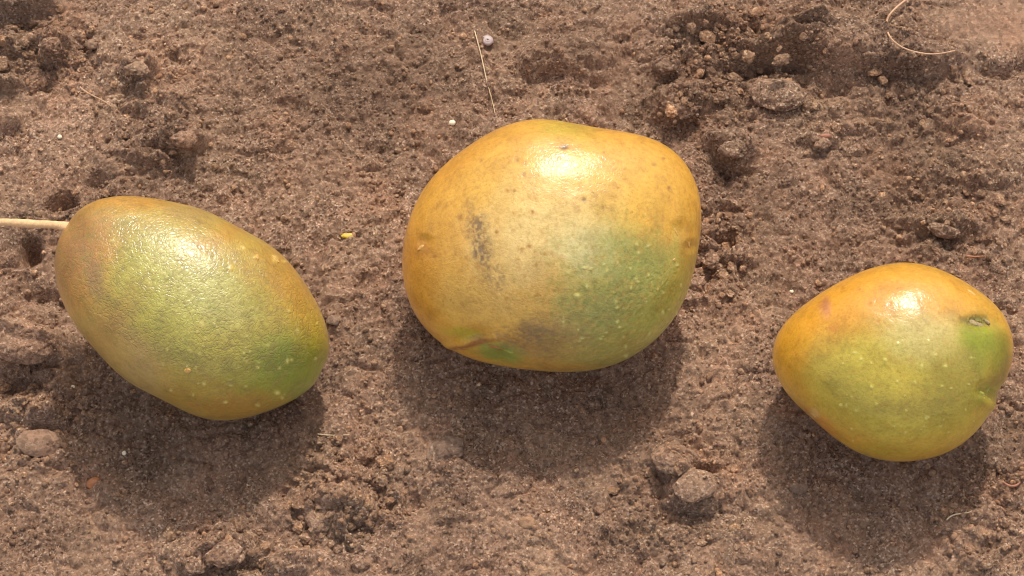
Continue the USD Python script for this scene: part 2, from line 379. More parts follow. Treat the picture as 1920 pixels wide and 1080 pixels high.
class Body:
    """A tuber whose outline, depth and skin are given in its own frame (u to the right, v up, w towards the viewer's side), in photo pixels about its middle."""
    def __init__(self, centre, outline, depth, modes=7, sink=2.4 * mm, seed=0, lumps=3.0):
        self.c = np.array(centre, float)
        o = np.array(outline, float) - self.c
        o[:, 1] *= -1
        t = np.linspace(0, 1, 400)
        closed = np.vstack([o, o[:1]])
        s = np.r_[0, np.cumsum(np.hypot(*np.diff(closed, axis=0).T))]; s /= s[-1]
        o = np.stack([np.interp(t, s, closed[:, k]) for k in (0, 1)], 1)[:-1]
        phi, r = np.arctan2(o[:, 1], o[:, 0]), np.hypot(o[:, 0], o[:, 1])
        A = np.stack([np.ones_like(phi)] + [f(k * phi) for k in range(1, modes + 1) for f in (np.cos, np.sin)], 1)
        co = np.linalg.lstsq(A, r, rcond=None)[0]
        d = ICO.vertices
        ph, rad = np.arctan2(d[:, 1], d[:, 0]), np.hypot(d[:, 0], d[:, 1])
        R = np.full(len(d), co[0])
        for k in range(1, modes + 1):
            R += rad ** min(k, 3) * (co[2 * k - 1] * np.cos(k * ph) + co[2 * k] * np.sin(k * ph))
        w = d[:, 2] * depth
        self.v = np.stack([d[:, 0] * R, d[:, 1] * R, w], 1)          # px
        bumps = (fbm(d * 2.2 + seed, 2, seed) - .5) * lumps * 2 + (fbm(d * 6 + seed, 3, seed + 5) - .5) * lumps * .8
        self.v += d * (bumps * (0.35 + 0.65 * np.abs(d[:, 2])))[:, None]
        self.d, self.f = d, ICO.faces
        self.u0 = self.v.copy()
        self.sink = sink
        self.col = None
        self.seed = seed
    def px(self):
        """Photo pixel that each vertex's (u, v) stands for."""
        return self.c[0] + self.u0[:, 0], self.c[1] - self.u0[:, 1]
    def blob(self, px, py, rx, ry, ang=0, a=.6, b=1.15, warp=.5, freq=7.0, k=0, front=True):
        x, y = self.px()
        q = (fbm(self.d * freq + 3.1 * k, 3, 60 + k + self.seed) - .5) * warp
        t = math.radians(ang)
        u, v = x - px, py - y
        u, v = u * math.cos(t) + v * math.sin(t), -u * math.sin(t) + v * math.cos(t)
        m = 1 - smooth01(np.hypot(u / rx, v / ry) + q, a, b)
        return m * smooth01(self.d[:, 2], -.25, .1) if front else m
    def paint(self, mask, srgb):
        c = lin(*srgb) * ALB * SAT
        self.col = self.col * (1 - mask[:, None]) + c * mask[:, None]
    def push(self, mask, px):
        self.v += self.normals() * (mask * px)[:, None]
    def normals(self):
        m = trimesh.Trimesh(self.v, self.f, process=False)
        return np.array(m.vertex_normals)
    def place(self):
        ctr_h = 0.02
        for _ in range(6):
            o = at(self.c[0], self.c[1], ctr_h)
            w = cam_pos - o; dist = np.linalg.norm(w); w /= dist
            u = np.cross(cy, w); u /= np.linalg.norm(u)
            v = np.cross(w, u)
            s = FRAME_W / PW / DIST * dist * abs(np.dot(w, cz)) ** 0.5
            B = np.stack([u, v, w])
            Wd = self.v * s @ B
            ctr_h += -(Wd[:, 2].min() + ctr_h) - self.sink
        self.o, self.B, self.s = o, B, s
        self.base = np.array([o[0], o[1], 0.0])
        self.world = Wd + np.array([0, 0, o[2]])                  # relative to base
        self.wn = self.normals() @ B
        return self
    def find(self, px, py):
        x, y = self.px()
        e = np.hypot(x - px, y - py) + (self.d[:, 2] < -.05) * 1e4
        i = int(np.argmin(e))
        return self.world[i], self.wn[i]

ALB, SAT = 0.84, np.array([0.97, 0.985, 0.68])

def specks(b, pts, size, srgb, bump, jit=0.35, seed=0):
    r = np.random.default_rng(seed)
    x, y = b.px()
    tot = np.zeros(len(x))
    for px, py in pts:
        s = size * (1 + jit * r.normal()); s = max(s, size * .5)
        e = r.uniform(.7, 1.3)
        dd = np.hypot((x - px) * e, (y - py) / e) / s
        tot = np.maximum(tot, np.exp(-dd ** 2.5) * (b.d[:, 2] > 0))
    b.paint(tot * .85, srgb)
    if bump: b.push(tot, bump)

def scatter(seed, n, px, py, rx, ry):
    r = np.random.default_rng(seed)
    a, q = r.random(n) * 2 * np.pi, np.sqrt(r.random(n))
    return list(zip(px + np.cos(a) * q * rx, py + np.sin(a) * q * ry))

# --- left, long one with the runner still on
LEFT = [(129,424),(151,398),(178,378),(213,367.5),(249,368),(293,375),(347,384),(391,398),(427,416),(471,440),(511,464),(542,491),(564,518),(587,558),(604,593),(614,633),(617,664),(607,696),(591,722),(560,742),(524,760),(484,778),(436,790),(391,784),(347,771),(311,753),(267,731),(222,696),(178,656),(147,611),(124,567),(107,527),(104,491),(111,451)]
L = Body((355, 578), LEFT, 195, seed=3)
L.col = np.tile(lin(196, 160, 72) * ALB * SAT, (len(L.v), 1))
mot = fbm(L.d * 9, 4, 71)
L.paint(L.blob(350, 570, 230, 125, -38, .55, 1.2, .5, 6, 1), (180, 164, 64))
L.paint(L.blob(330, 540, 130, 80, -40, .4, 1.2, .6, 7, 2), (192, 180, 88))
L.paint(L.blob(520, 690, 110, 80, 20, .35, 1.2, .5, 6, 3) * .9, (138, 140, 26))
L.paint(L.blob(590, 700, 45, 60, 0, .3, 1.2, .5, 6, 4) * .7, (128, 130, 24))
L.paint(L.blob(440, 640, 90, 70, 0, .3, 1.2, .6, 7, 5) * .7, (206, 186, 84))
L.paint(L.blob(150, 500, 75, 140, -25, .35, 1.25, .5, 6, 6) * .9, (200, 142, 66))
L.paint(L.blob(230, 375, 130, 30, -5, .3, 1.3, .5, 6, 7) * .9, (208, 150, 58))
L.paint(L.blob(355, 405, 70, 20, -12, .3, 1.2, .8, 8, 8) * .6, (176, 145, 100))
L.paint(L.blob(180, 510, 22, 60, 15, .3, 1.2, .9, 8, 9) * .55, (150, 118, 92))
L.paint(L.blob(545, 520, 90, 55, -50, .3, 1.25, .6, 7, 10) * .75, (190, 138, 56))
L.paint(L.blob(240, 660, 110, 55, -45, .3, 1.25, .7, 7, 11) * .8, (196, 158, 92))
L.paint(L.blob(270, 700, 50, 40, -45, .3, 1.25, .9, 8, 12) * .5, (190, 160, 118))
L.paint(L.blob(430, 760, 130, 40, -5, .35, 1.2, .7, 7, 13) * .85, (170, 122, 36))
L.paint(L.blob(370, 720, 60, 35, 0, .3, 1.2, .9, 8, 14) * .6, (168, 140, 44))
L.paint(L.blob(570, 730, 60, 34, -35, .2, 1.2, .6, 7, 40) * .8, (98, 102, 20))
L.paint(L.blob(130, 470, 40, 110, -15, .2, 1.25, .6, 7, 41) * .6, (172, 120, 62))
L.paint(L.blob(200, 620, 36, 130, -38, .2, 1.25, .6, 7, 42) * .5, (186, 136, 62))
L.paint(L.blob(440, 430, 120, 22, 30, .2, 1.25, .7, 7, 43) * .6, (196, 140, 50))
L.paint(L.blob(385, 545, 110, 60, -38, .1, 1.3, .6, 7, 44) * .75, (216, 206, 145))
L.paint(L.blob(165, 440, 60, 60, 0, .2, 1.3, .6, 7, 45) * .6, (176, 122, 60))
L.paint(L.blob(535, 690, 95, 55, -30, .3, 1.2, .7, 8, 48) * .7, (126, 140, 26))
L.paint(L.blob(120, 500, 50, 110, -18, .2, 1.25, .7, 8, 49) * .6, (160, 112, 66))
L.paint(smooth01(fbm(L.d * 30, 4, 83), .52, .66) * .35, (150, 142, 52))
L.paint(smooth01(fbm(L.d * 22, 4, 72), .5, .68) * .30, (150, 120, 70))
specks(L, scatter(11, 40, 440, 660, 150, 110), 2.4, (214, 196, 116), 1.0, seed=11)
specks(L, scatter(1, 6, 460, 690, 120, 75) + [(352, 690), (322, 728), (430, 718), (453, 660), (588, 672), (377, 608), (590, 606), (216, 456)], 3.4, (226, 206, 128), 1.6, seed=1)
specks(L, [(453, 468), (475, 485), (512, 487), (530, 492), (430, 505)], 4.5, (232, 196, 110), 1.6, seed=2)
# shallow creases near the broken skin of the lit top
cr = np.abs(fbm(L.d * 11 + 4, 3, 73) - .5)
L.push((1 - smooth01(cr, 0, .03)) * L.blob(370, 520, 140, 90, -30, .4, 1.1, .4, 6, 15), -0.9)
L.push(L.blob(600, 690, 26, 34, 0, .1, 1.2, .3, 6, 16), -4)
L.push(L.blob(146, 432, 34, 34, 0, .0, 1.2, .3, 6, 47), -5)
L.place()

# --- middle, the biggest
MID = [(1018.6,224),(1057,225),(1105,236),(1139,246),(1182,248),(1226,260),(1264,284),(1293,318),(1310,354),(1316,393),(1313,431),(1308,470),(1300,513),(1288,551),(1269,590),(1240,626),(1206,655),(1168,677),(1120,694),(1067,698),(1009,694),(961,691),(913,682),(874,667),(836,648),(802,624),(773,585),(758.5,542),(754,499),(758.5,450),(766,407),(783,368.5),(811.5,335),(850,296),(888.5,265),(927,243),(970,230)]
Mi = Body((1035, 464), MID, 188, seed=5)
Mi.col = np.tile(lin(226, 166, 68) * ALB * SAT, (len(Mi.v), 1))
Mi.paint(Mi.blob(1080, 370, 230, 110, -5, .3, 1.3, .5, 5, 1) * .8, (238, 186, 82))
Mi.paint(Mi.blob(960, 560, 170, 80, 0, .3, 1.3, .6, 6, 2) * .7, (228, 182, 98))
Mi.paint(Mi.blob(770, 540, 60, 150, 5, .3, 1.3, .5, 6, 3) * .8, (216, 146, 54))
Mi.paint(Mi.blob(850, 300, 110, 40, 38, .3, 1.3, .5, 6, 4) * .6, (216, 150, 58))
Mi.paint(Mi.blob(1090, 455, 90, 60, 20, .3, 1.3, .6, 6, 5) * .55, (208, 186, 108))
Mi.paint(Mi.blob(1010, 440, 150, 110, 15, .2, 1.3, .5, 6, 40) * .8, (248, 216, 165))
Mi.paint(Mi.blob(1185, 565, 150, 150, -25, .45, 1.22, .7, 7, 6) * .92, (180, 174, 100))
Mi.paint(Mi.blob(1150, 660, 150, 60, 8, .3, 1.25, .7, 7, 43) * .8, (164, 150, 92))
Mi.paint(Mi.blob(1170, 575, 130, 130, -25, .2, 1.2, 1.2, 14, 41) * .5, (156, 152, 72))
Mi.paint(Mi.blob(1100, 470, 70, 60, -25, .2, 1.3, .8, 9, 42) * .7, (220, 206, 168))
Mi.paint(Mi.blob(1190, 500, 75, 60, -20, .2, 1.25, .7, 7, 7) * .7, (162, 164, 92))
Mi.paint(Mi.blob(1110, 600, 60, 70, 0, .3, 1.2, .6, 7, 8) * .5, (150, 150, 90))
Mi.paint(Mi.blob(1285, 540, 34, 110, -14, .3, 1.25, .7, 8, 9) * .55, (166, 142, 62))
Mi.paint(Mi.blob(1060, 246, 70, 26, -6, .2, 1.3, .6, 7, 10) * .6, (186, 172, 62))
Mi.paint(Mi.blob(1020, 640, 100, 46, 5, .3, 1.2, .9, 8, 11) * .85, (164, 130, 84))
Mi.paint(Mi.blob(1000, 615, 40, 16, -10, .2, 1.2, .9, 9, 12) * .7, (140, 108, 78))
Mi.paint(Mi.blob(1150, 675, 140, 28, 12, .3, 1.25, .6, 7, 13) * .6, (156, 140, 80))
Mi.paint(Mi.blob(935, 657, 60, 24, -12, .35, 1.2, .7, 8, 14) * .9, (140, 154, 70))
Mi.paint(Mi.blob(868, 622, 44, 14, -8, .3, 1.2, .7, 8, 15) * .8, (196, 176, 48))
Mi.paint(Mi.blob(888, 642, 62, 6, 12, .3, 1.3, .6, 9, 16) * .8, (150, 84, 56))
Mi.paint(Mi.blob(1060, 690, 90, 14, 0, .3, 1.3, .6, 7, 17) * .6, (196, 140, 60))
# dark scuffed streak
sk = Mi.blob(905, 455, 25, 66, 8, .35, 1.15, .9, 14, 18)
rag = smooth01(fbm(Mi.d * 48, 3, 74), .40, .56)
Mi.paint(sk * (.30 + .55 * rag), (128, 102, 84))
Mi.paint(Mi.blob(930, 520, 26, 36, 10, .2, 1.2, .9, 12, 19) * rag * .55, (158, 122, 88))
Mi.push(sk * rag, -1.2)
Mi.paint(Mi.blob(888, 400, 14, 40, 12, .2, 1.2, .9, 12, 20) * rag * .4, (140, 110, 84))
specks(Mi, [(1056, 281), (984, 331), (967, 361), (1110, 365), (1155, 356), (1250, 355), (972, 305), (1128, 303), (935, 436), (994, 462), (1127, 392), (1222, 312), (905, 305), (868, 410), (1000, 400), (1130, 290), (820, 480), (1240, 300), (1180, 400), (850, 560)], 3.6, (176, 122, 58), -.3, seed=3)
specks(Mi, [(1093, 377), (1058, 281)], 4.6, (92, 72, 38), -.6, .1, seed=4)
Mi.paint(smooth01(fbm(Mi.d * 26, 4, 78), .52, .70) * .30, (186, 128, 56))
gm = Mi.blob(1150, 560, 190, 180, -25, .4, 1.25, .8, 8, 44)
Mi.paint(gm * smooth01(fbm(Mi.d * 34, 4, 81), .50, .66) * .45, (206, 178, 96))
Mi.paint(gm * smooth01(fbm(Mi.d * 30, 4, 82), .52, .66) * .40, (134, 138, 60))
specks(Mi, scatter(15, 34, 1170, 570, 125, 115), 2.4, (214, 204, 136), 1.0, seed=15)
specks(Mi, scatter(5, 8, 1170, 560, 110, 105) + [(1189, 459), (1105, 503), (1128, 495), (1093, 501), (1098, 535), (1228, 541), (1153, 574), (1128, 626), (1154, 600)], 3.3, (220, 210, 140), 1.7, seed=5)
specks(Mi, scatter(6, 18, 930, 470, 120, 120), 3.2, (206, 150, 70), 0.6, seed=6)
cr = np.abs(fbm(Mi.d * np.array([22, 22, 9]) + 4, 3, 75) - .5)
Mi.push((1 - smooth01(cr, 0, .035)) * Mi.blob(1220, 570, 110, 100, -20, .5, 1.15, .4, 6, 21), -1.0)
for x_, y_, r_, q_ in ((800, 452, 17, -5), (1275, 430, 26, -5), (1290, 462, 16, -4), (900, 628, 26, -8), (938, 664, 20, -6)):
    Mi.push(Mi.blob(x_, y_, r_, r_ * .8, 0, .0, 1.3, .2, 6, 22), q_)
Mi.push(Mi.blob(880, 640, 70, 10, 12, .1, 1.3, .3, 6, 23), 5.0)
Mi.paint(Mi.blob(1000, 628, 90, 34, -4, .2, 1.2, 1.3, 16, 45) * smooth01(fbm(Mi.d * 44, 3, 85), .42, .6) * .6, (128, 100, 78))
Mi.paint(Mi.blob(1284, 450, 24, 40, -20, .2, 1.2, 1.0, 14, 46) * .5, (170, 122, 52))
Mi.paint(Mi.blob(796, 470, 26, 16, 0, .2, 1.2, 1.0, 14, 47) * .5, (182, 118, 46))
Mi.place()

# --- right, the smallest
RIGHT = [(1685,493),(1726,496),(1759,503),(1787,517),(1820,539.5),(1852,562),(1877,586),(1889,615),(1894,643),(1891,680),(1885,709),(1869,741),(1852,770),(1828,806),(1799,833),(1767,849),(1726,861),(1685,865),(1644.5,861),(1604,845),(1571,825),(1543,800),(1518,782),(1498,760),(1473,733),(1457,704.5),(1451,672),(1453,643),(1463,619),(1485.6,594),(1510,570),(1542.6,550),(1571,531),(1604,515),(1640,501)]
R = Body((1676, 680), RIGHT, 165, seed=8)
R.col = np.tile(lin(214, 160, 56) * ALB * SAT, (len(R.v), 1))
R.paint(R.blob(1560, 590, 140, 60, 35, .3, 1.3, .4, 5, 1) * .8, (236, 164, 50))
R.paint(R.blob(1690, 545, 130, 50, -5, .3, 1.3, .4, 5, 2) * .8, (236, 166, 52))
R.paint(R.blob(1480, 660, 50, 80, 0, .3, 1.3, .4, 5, 3) * .7, (232, 166, 56))
R.paint(R.blob(1690, 725, 190, 118, -12, .55, 1.18, .4, 5, 4) * .92, (206, 184, 78))
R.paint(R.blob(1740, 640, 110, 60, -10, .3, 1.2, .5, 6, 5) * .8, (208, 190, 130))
R.paint(R.blob(1800, 720, 90, 90, 0, .3, 1.2, .5, 6, 6) * .8, (168, 150, 58))
R.paint(R.blob(1833, 632, 52, 38, -20, .4, 1.2, .5, 7, 7) * .9, (158, 160, 22))
R.paint(R.blob(1870, 680, 26, 80, 0, .3, 1.2, .6, 7, 8) * .9, (136, 116, 54))
R.paint(R.blob(1845, 735, 42, 20, 10, .3, 1.2, .6, 8, 9) * .7, (150, 150, 40))
R.paint(R.blob(1600, 740, 90, 60, -30, .3, 1.3, .5, 6, 10) * .6, (188, 170, 66))
R.paint(R.blob(1540, 795, 50, 24, -38, .3, 1.2, .5, 7, 11) * .85, (214, 142, 58))
R.paint(R.blob(1690, 850, 130, 22, 0, .3, 1.3, .5, 6, 12) * .55, (198, 150, 52))
R.paint(R.blob(1670, 840, 80, 20, 0, .2, 1.3, .8, 8, 13) * .5, (176, 160, 50))
R.paint(R.blob(1552, 578, 16, 24, 5, .3, 1.2, .7, 9, 14) * .6, (222, 150, 96))
R.paint(R.blob(1566, 618, 14, 12, 0, .3, 1.2, .7, 9, 15) * .5, (214, 134, 56))
sc = R.blob(1828, 602, 34, 11, -4, .4, 1.1, .9, 16, 16)
rag = smooth01(fbm(R.d * 40, 3, 76), .38, .56)
R.paint(sc * (.3 + .65 * rag), (128, 116, 74))
R.push(sc * rag, -1.5)
R.paint(R.blob(1530, 775, 13, 12, 0, .3, 1.2, .6, 9, 17) * .8, (226, 186, 116))
R.paint(smooth01(fbm(R.d * 32, 4, 84), .52, .66) * .30 * R.blob(1690, 725, 190, 118, -12, .5, 1.2, .4, 5, 50), (158, 146, 54))
R.paint(smooth01(fbm(R.d * 24, 4, 79), .52, .70) * .25, (190, 140, 52))
specks(R, scatter(17, 28, 1700, 720, 150, 110), 2.2, (226, 214, 128), .9, seed=17)
specks(R, scatter(7, 6, 1720, 720, 130, 90) + [(1683, 646), (1636, 724), (1677, 796), (1765, 783), (1820, 786), (1602, 824), (1660, 675), (1695, 740), (1580, 758)], 3.0, (228, 216, 128), 1.4, seed=7)
specks(R, scatter(9, 10, 1600, 600, 90, 60), 3.2, (212, 140, 44), -.5, seed=8)
R.push(R.blob(1856, 730, 34, 20, 0, .0, 1.3, .3, 6, 18), -11)
R.push(R.blob(1852, 758, 34, 12, -30, .0, 1.3, .3, 6, 51), 4)
R.push(R.blob(1835, 606, 44, 18, 0, .0, 1.3, .3, 6, 48), -8)
R.paint(R.blob(1842, 650, 50, 60, 0, .3, 1.2, .7, 8, 52) * .6, (142, 150, 28))
R.paint(R.blob(1553, 575, 10, 20, 5, .3, 1.2, .8, 12, 53) * .7, (206, 132, 104))
R.push(R.blob(1540, 592, 24, 20, 0, .0, 1.3, .3, 6, 19), 2)
R.place()

def make_potato(b, name, skin, label):
    root = thing(name, b.base, label, 'potato')
    path = str(root.GetPath())
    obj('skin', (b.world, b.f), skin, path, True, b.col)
    return path

def bud(b, path, px, py, rx, ry, h, ang, mat, seed, name='eye', label=None):
    """A small raised scale or scab lying on the skin, following its slope."""
    m = trimesh.creation.icosphere(subdivisions=3)
    v = m.vertices * (1 + .35 * (fbm(m.vertices * 2.3 + seed, 3, seed) - .5)[:, None] * 2)
    p, nrm = b.find(px, py)
    a = math.radians(ang)
    e1 = b.B[0] * math.cos(a) + b.B[1] * math.sin(a)
    e1 = e1 - nrm * np.dot(e1, nrm); e1 /= np.linalg.norm(e1)
    e2 = np.cross(nrm, e1)
    w = v[:, :1] * rx * b.s * e1 + v[:, 1:2] * ry * b.s * e2 + v[:, 2:] * h * b.s * nrm + p - nrm * h * .3 * b.s
    prim = obj(name, (w, m.faces), mat, path)
    if label: tag(prim, label)

pl = make_potato(L, 'green_potato', 'skin_left', 'long egg shaped olive green potato with a pale runner growing from its tip')
pm = make_potato(Mi, 'green_potato', 'skin_middle', 'largest and roundest potato, yellow with a grey scuff and a green cheek')
pr = make_potato(R, 'green_potato', 'skin_right', 'smallest potato, orange above and olive below, with bright green scarred shoulder')
bud(Mi, pm, 793, 463, 8, 4, 2.5, 15, 'eye_pale', 1)
bud(Mi, pm, 1266, 436, 11, 2.6, 2.0, -45, 'eye_pale', 2)
bud(Mi, pm, 1291, 460, 3.2, 10, 2.2, 12, 'eye_pale', 3)
bud(Mi, pm, 1259, 487, 4, 3.4, 2.0, 0, 'eye_pale', 4)
bud(Mi, pm, 930, 647, 12, 4, 2.6, -8, 'eye_pink', 5)
bud(Mi, pm, 955, 655, 10, 4, 2.6, -8, 'eye_green', 6)
bud(Mi, pm, 868, 650, 11, 3.2, 2.4, -20, 'eye_pink', 7)
bud(R, pr, 1818, 551, 10, 4, 2.2, -25, 'eye_pale', 8)
bud(R, pr, 1840, 738, 11, 4, 3, 5, 'eye_green', 9)
bud(R, pr, 1855, 732, 6, 6, 3, 5, 'eye_green', 10)
bud(R, pr, 1530, 778, 7, 6, 2.2, -40, 'eye_pale', 11)
bud(R, pr, 1822, 603, 26, 5, 1.8, -4, 'scab', 12, 'scab', 'rough grey scab on the green shoulder')
bud(R, pr, 1846, 602, 9, 4, 1.8, -20, 'scab', 13, 'scab')
bud(L, pl, 512, 488, 9, 4, 2.0, -35, 'eye_pale', 14)
bud(L, pl, 478, 486, 4, 6, 1.8, 0, 'eye_pale', 15)
bud(L, pl, 352, 690, 6, 5, 1.8, 0, 'eye_pale', 16)

# ------------------------------------------------------------------ tubes: the runner, roots and straws
def tube(points, radii, sides=10, sub=12, wob=0.0, seed=0):
    p = np.array(points, float); r0 = np.array(radii, float)
    t = np.arange(len(p))
    tt = np.linspace(0, len(p) - 1, (len(p) - 1) * sub + 1)
    from scipy.interpolate import CubicSpline
    q = CubicSpline(t, p)(tt); r = np.interp(tt, t, r0)
    r = r * (1 + wob * (fbm(np.stack([tt * 1.7, tt * 0, tt * 0], 1) + seed, 3, seed) - .5) * 2)
    T = np.gradient(q, axis=0); T /= np.linalg.norm(T, axis=1)[:, None]
    up = np.array([0, 0, 1.0])
    A = np.cross(T, up); A /= np.maximum(np.linalg.norm(A, axis=1), 1e-9)[:, None]
    Bn = np.cross(A, T)
    th = np.linspace(0, 2 * np.pi, sides, endpoint=False)
    V = (q[:, None] + r[:, None, None] * (np.cos(th)[None, :, None] * A[:, None] + np.sin(th)[None, :, None] * Bn[:, None])).reshape(-1, 3)
    F = []
    for i in range(len(q) - 1):
        for j in range(sides):
            a, b2 = i * sides + j, i * sides + (j + 1) % sides
            F += [(a, b2, b2 + sides), (a, b2 + sides, a + sides)]
    c0, c1 = len(V), len(V) + 1
    V = np.vstack([V, q[:1], q[-1:]])
    for j in range(sides):
        F.append((c0, (j + 1) % sides, j)); k_ = (len(q) - 1) * sides
        F.append((c1, k_ + j, k_ + (j + 1) % sides))
    return V, np.array(F)

p0, n0 = L.find(142, 430)
p0 = p0 - n0 * 4.5 * mm - L.B[2] * 2.5 * mm + L.base
zs = p0[2]
pts = [p0] + [at(x_, y_, z_) for x_, y_, z_ in ((118, 424, zs + .2 * mm), (70, 420, zs - 1.0 * mm), (10, 416.5, zs - 3 * mm), (-60, 417, zs - 6.5 * mm), (-150, 425, zs - 11 * mm), (-230, 430, 0.5 * mm))]
V, F = tube(np.array(pts) - L.base, np.array([2.0, 1.15, .82, .86, .78, .75, .6]) * mm, 14, 22, .30, 3)
tag(obj('stolon', (V, F), 'stolon', pl), 'straight pale straw coloured runner')

def fibre1(name, pix, rad, mat, label, category, lift=0.0, sub=8, taper=.5):
    pts = []
    for x_, y_ in pix:
        p_ = on_ground(x_, y_)
        top = max(ground_z(p_[0] + a * .0006, p_[1] + b_ * .0006) for a in (-1, 0, 1) for b_ in (-1, 0, 1))
        pts.append(at(x_, y_, top + rad * .8 + lift))
    rr = np.linspace(rad, rad * taper, len(pts))
    return tag(obj(name, tube(pts, rr, 7, sub, .2, 5), mat), label, category)

fibre1('root_fibre', [(1712, -12), (1688, 8), (1668, 28), (1662, 48), (1668, 68), (1684, 84), (1708, 95), (1738, 101), (1765, 100), (1790, 95)], .30 * mm, 'root_fibre', 'thin pale root curving in an arc beside smooth soil at upper right', 'root', 1.4 * mm)
fibre1('straw', [(890, 58), (896, 80), (904, 112), (912, 148), (921, 182), (928, 212)], .17 * mm, 'pale_straw', 'hair thin straw lying upright just above the largest potato', 'straw', .3 * mm)
fibre1('straw', [(150, 163), (168, 176), (188, 186), (208, 199)], .22 * mm, 'root_fibre', 'short pinkish straw sliver on the soil above the left potato', 'straw', .25 * mm)
fibre1('straw', [(1812, 480), (1828, 481), (1846, 480)], .26 * mm, 'orange_husk', 'short orange sliver on the soil above the smallest potato', 'straw', .2 * mm)
fibre1('straw', [(1775, 975), (1790, 965), (1808, 962), (1822, 958)], .2 * mm, 'pale_straw', 'little pale straw bit below the smallest potato', 'straw', .25 * mm)
fibre1('straw', [(592, 813), (620, 816), (655, 815)], .16 * mm, 'pale_straw', 'faint straw beside the lower right edge of the left shadow', 'straw', .25 * mm)

# ------------------------------------------------------------------ pebbles, clods, husks
def lump(seed, rough_=.35, sub=3, flat=1.0, facets=0):
    m = trimesh.creation.icosphere(subdivisions=sub)
    d = m.vertices.copy()
    r = 1 + rough_ * (fbm(d * 1.3 + seed * 3.7, 2, seed) - .5) * 2 + rough_ * .45 * (fbm(d * 4 + seed, 3, seed + 9) - .5) * 2
    v = d * r[:, None]
    rr = np.random.default_rng(seed)
    for _ in range(facets):                                # knocked-off faces
        nrm = rr.normal(size=3); nrm /= np.linalg.norm(nrm)
        e = v @ nrm - rr.uniform(.62, .85)
        v = v - np.clip(e, 0, None)[:, None] * nrm * .85
    v[:, 2] *= flat
    return v, m.faces

def clod(name, px, py, wx_, wy_, hz, ang, mat, label, category, seed, sub=4, rough_=.3, facets=5, sink=.45, grit=1.0):
    """wx_, wy_ full size in photo pixels, hz height over wx_."""
    v, f = lump(seed, rough_, sub, 1, facets)
    a = math.radians(ang)
    v = v * np.array([wx_ * PX / 2, wy_ * PX / 2 * 1.08, hz * min(wx_, wy_) * PX / 2])
    v = v @ np.array([[math.cos(a), math.sin(a), 0], [-math.sin(a), math.cos(a), 0], [0, 0, 1]])
    if mat == 'clod':
        nn = trimesh.Trimesh(v, f, process=False).vertex_normals
        q_ = v + seed * .013
        v = v + nn * ((meshkit.noise(q_ * 1500, seed) - .5) * .40 + (fbm(q_ * 420, 3, seed) - .5) * 1.3)[:, None] * mm * grit
    o = on_ground(px, py)
    half = hz * min(wx_, wy_) * PX / 2
    v = v + np.array([0, 0, half * (1 - 2 * sink)])
    m = usdkit.mesh(stage, numbered('/World', name), (v, f), f'/World/Looks/{mat}', smooth=True)
    UsdGeom.Xformable(m).AddTranslateOp().Set(Gf.Vec3d(*map(float, o)))
    return tag(m.GetPrim(), label, category)

clod('soil_clod', 1458, 180, 102, 66, .75, -12, 'clod', 'flat rounded soil clod with dark undercut edge, right of the upper middle', 'clod', 21, 5, .26, 3, .38, .45)
clod('pebble', 75, 832, 84, 48, .65, -4, 'pebble_tan', 'oval tan pebble casting its own small shadow near the left edge', 'pebble', 22, 4, .16, 2, .4)
clod('pebble', 175, 83, 32, 20, .8, 5, 'pebble_tan', 'small pale pebble on the soil in the upper left corner', 'pebble', 23, 3, .15, 1)
clod('pebble', 1497, 915, 34, 22, .8, 0, 'pebble_grey', 'small greyish pebble lying inside the smallest potato\'s shadow', 'pebble', 24, 3, .15, 2)
clod('pebble', 988, 980, 32, 22, .6, 0, 'pebble_brown', 'small orange brown pebble below the largest potato\'s shadow', 'pebble', 25, 3, .2, 2)
clod('pebble', 842, 842, 78, 46, .5, 32, 'pebble_grey', 'grey tilted stone half buried in the largest potato\'s shadow', 'pebble', 26, 4, .25, 4, .5)
clod('pebble', 626, 602, 26, 20, .8, 0, 'pebble_grey', 'tiny grey pebble right beside the left potato\'s blunt end', 'pebble', 27, 3, .2, 3)
clod('soil_clod', 1290, 76, 30, 26, .9, 10, 'pebble_tan', 'pale angular soil crumb in the dark rough patch at the top', 'clod', 28, 3, .3, 5)
clod('soil_clod', 1388, 474, 36, 32, .9, 20, 'clod', 'round soil clod right of the largest potato', 'clod', 29, 4, .3, 4)
clod('soil_clod', 1330, 486, 40, 34, .9, -20, 'clod', 'crumbly soil clod touching the largest potato\'s right side', 'clod', 30, 4, .35, 5)
clod('soil_clod', 1306, 530, 36, 24, .9, 10, 'clod', 'soil clod tucked against the lower right of the largest potato', 'clod', 31, 4, .35, 5)
clod('soil_clod', 1256, 865, 72, 44, .6, -10, 'clod', 'lumpy soil clod left of a dark hole under the largest potato\'s shadow', 'clod', 32, 5, .3, 4, .55)
clod('soil_clod', 1302, 912, 84, 56, .42, 0, 'clod', 'flat smooth soil clod just below a small dark hole', 'clod', 33, 5, .22, 4, .55, .5)
clod('soil_clod', 596, 978, 40, 44, .9, 30, 'clod', 'soil clod on the left end of the cracked lump, lower middle left', 'clod', 34, 4, .3, 4)
clod('soil_clod', 418, 1040, 76, 46, .6, 5, 'clod', 'broken soil clod below the tip of the left potato\'s shadow', 'clod', 35, 5, .3, 6, .5)
clod('soil_clod', 365, 1062, 44, 30, .8, -5, 'clod', 'soil clod at the bottom edge, left of a broken clod', 'clod', 36, 4, .3, 6)
clod('soil_clod', 680, 1052, 44, 40, .9, 15, 'clod', 'squarish soil clod at the bottom edge below the crumbly patch', 'clod', 37, 4, .28, 5)
clod('soil_clod', 350, 262, 56, 34, .9, 8, 'clod', 'soil clod with a black shadow under it, above the left potato', 'clod', 38, 5, .32, 6, .5)
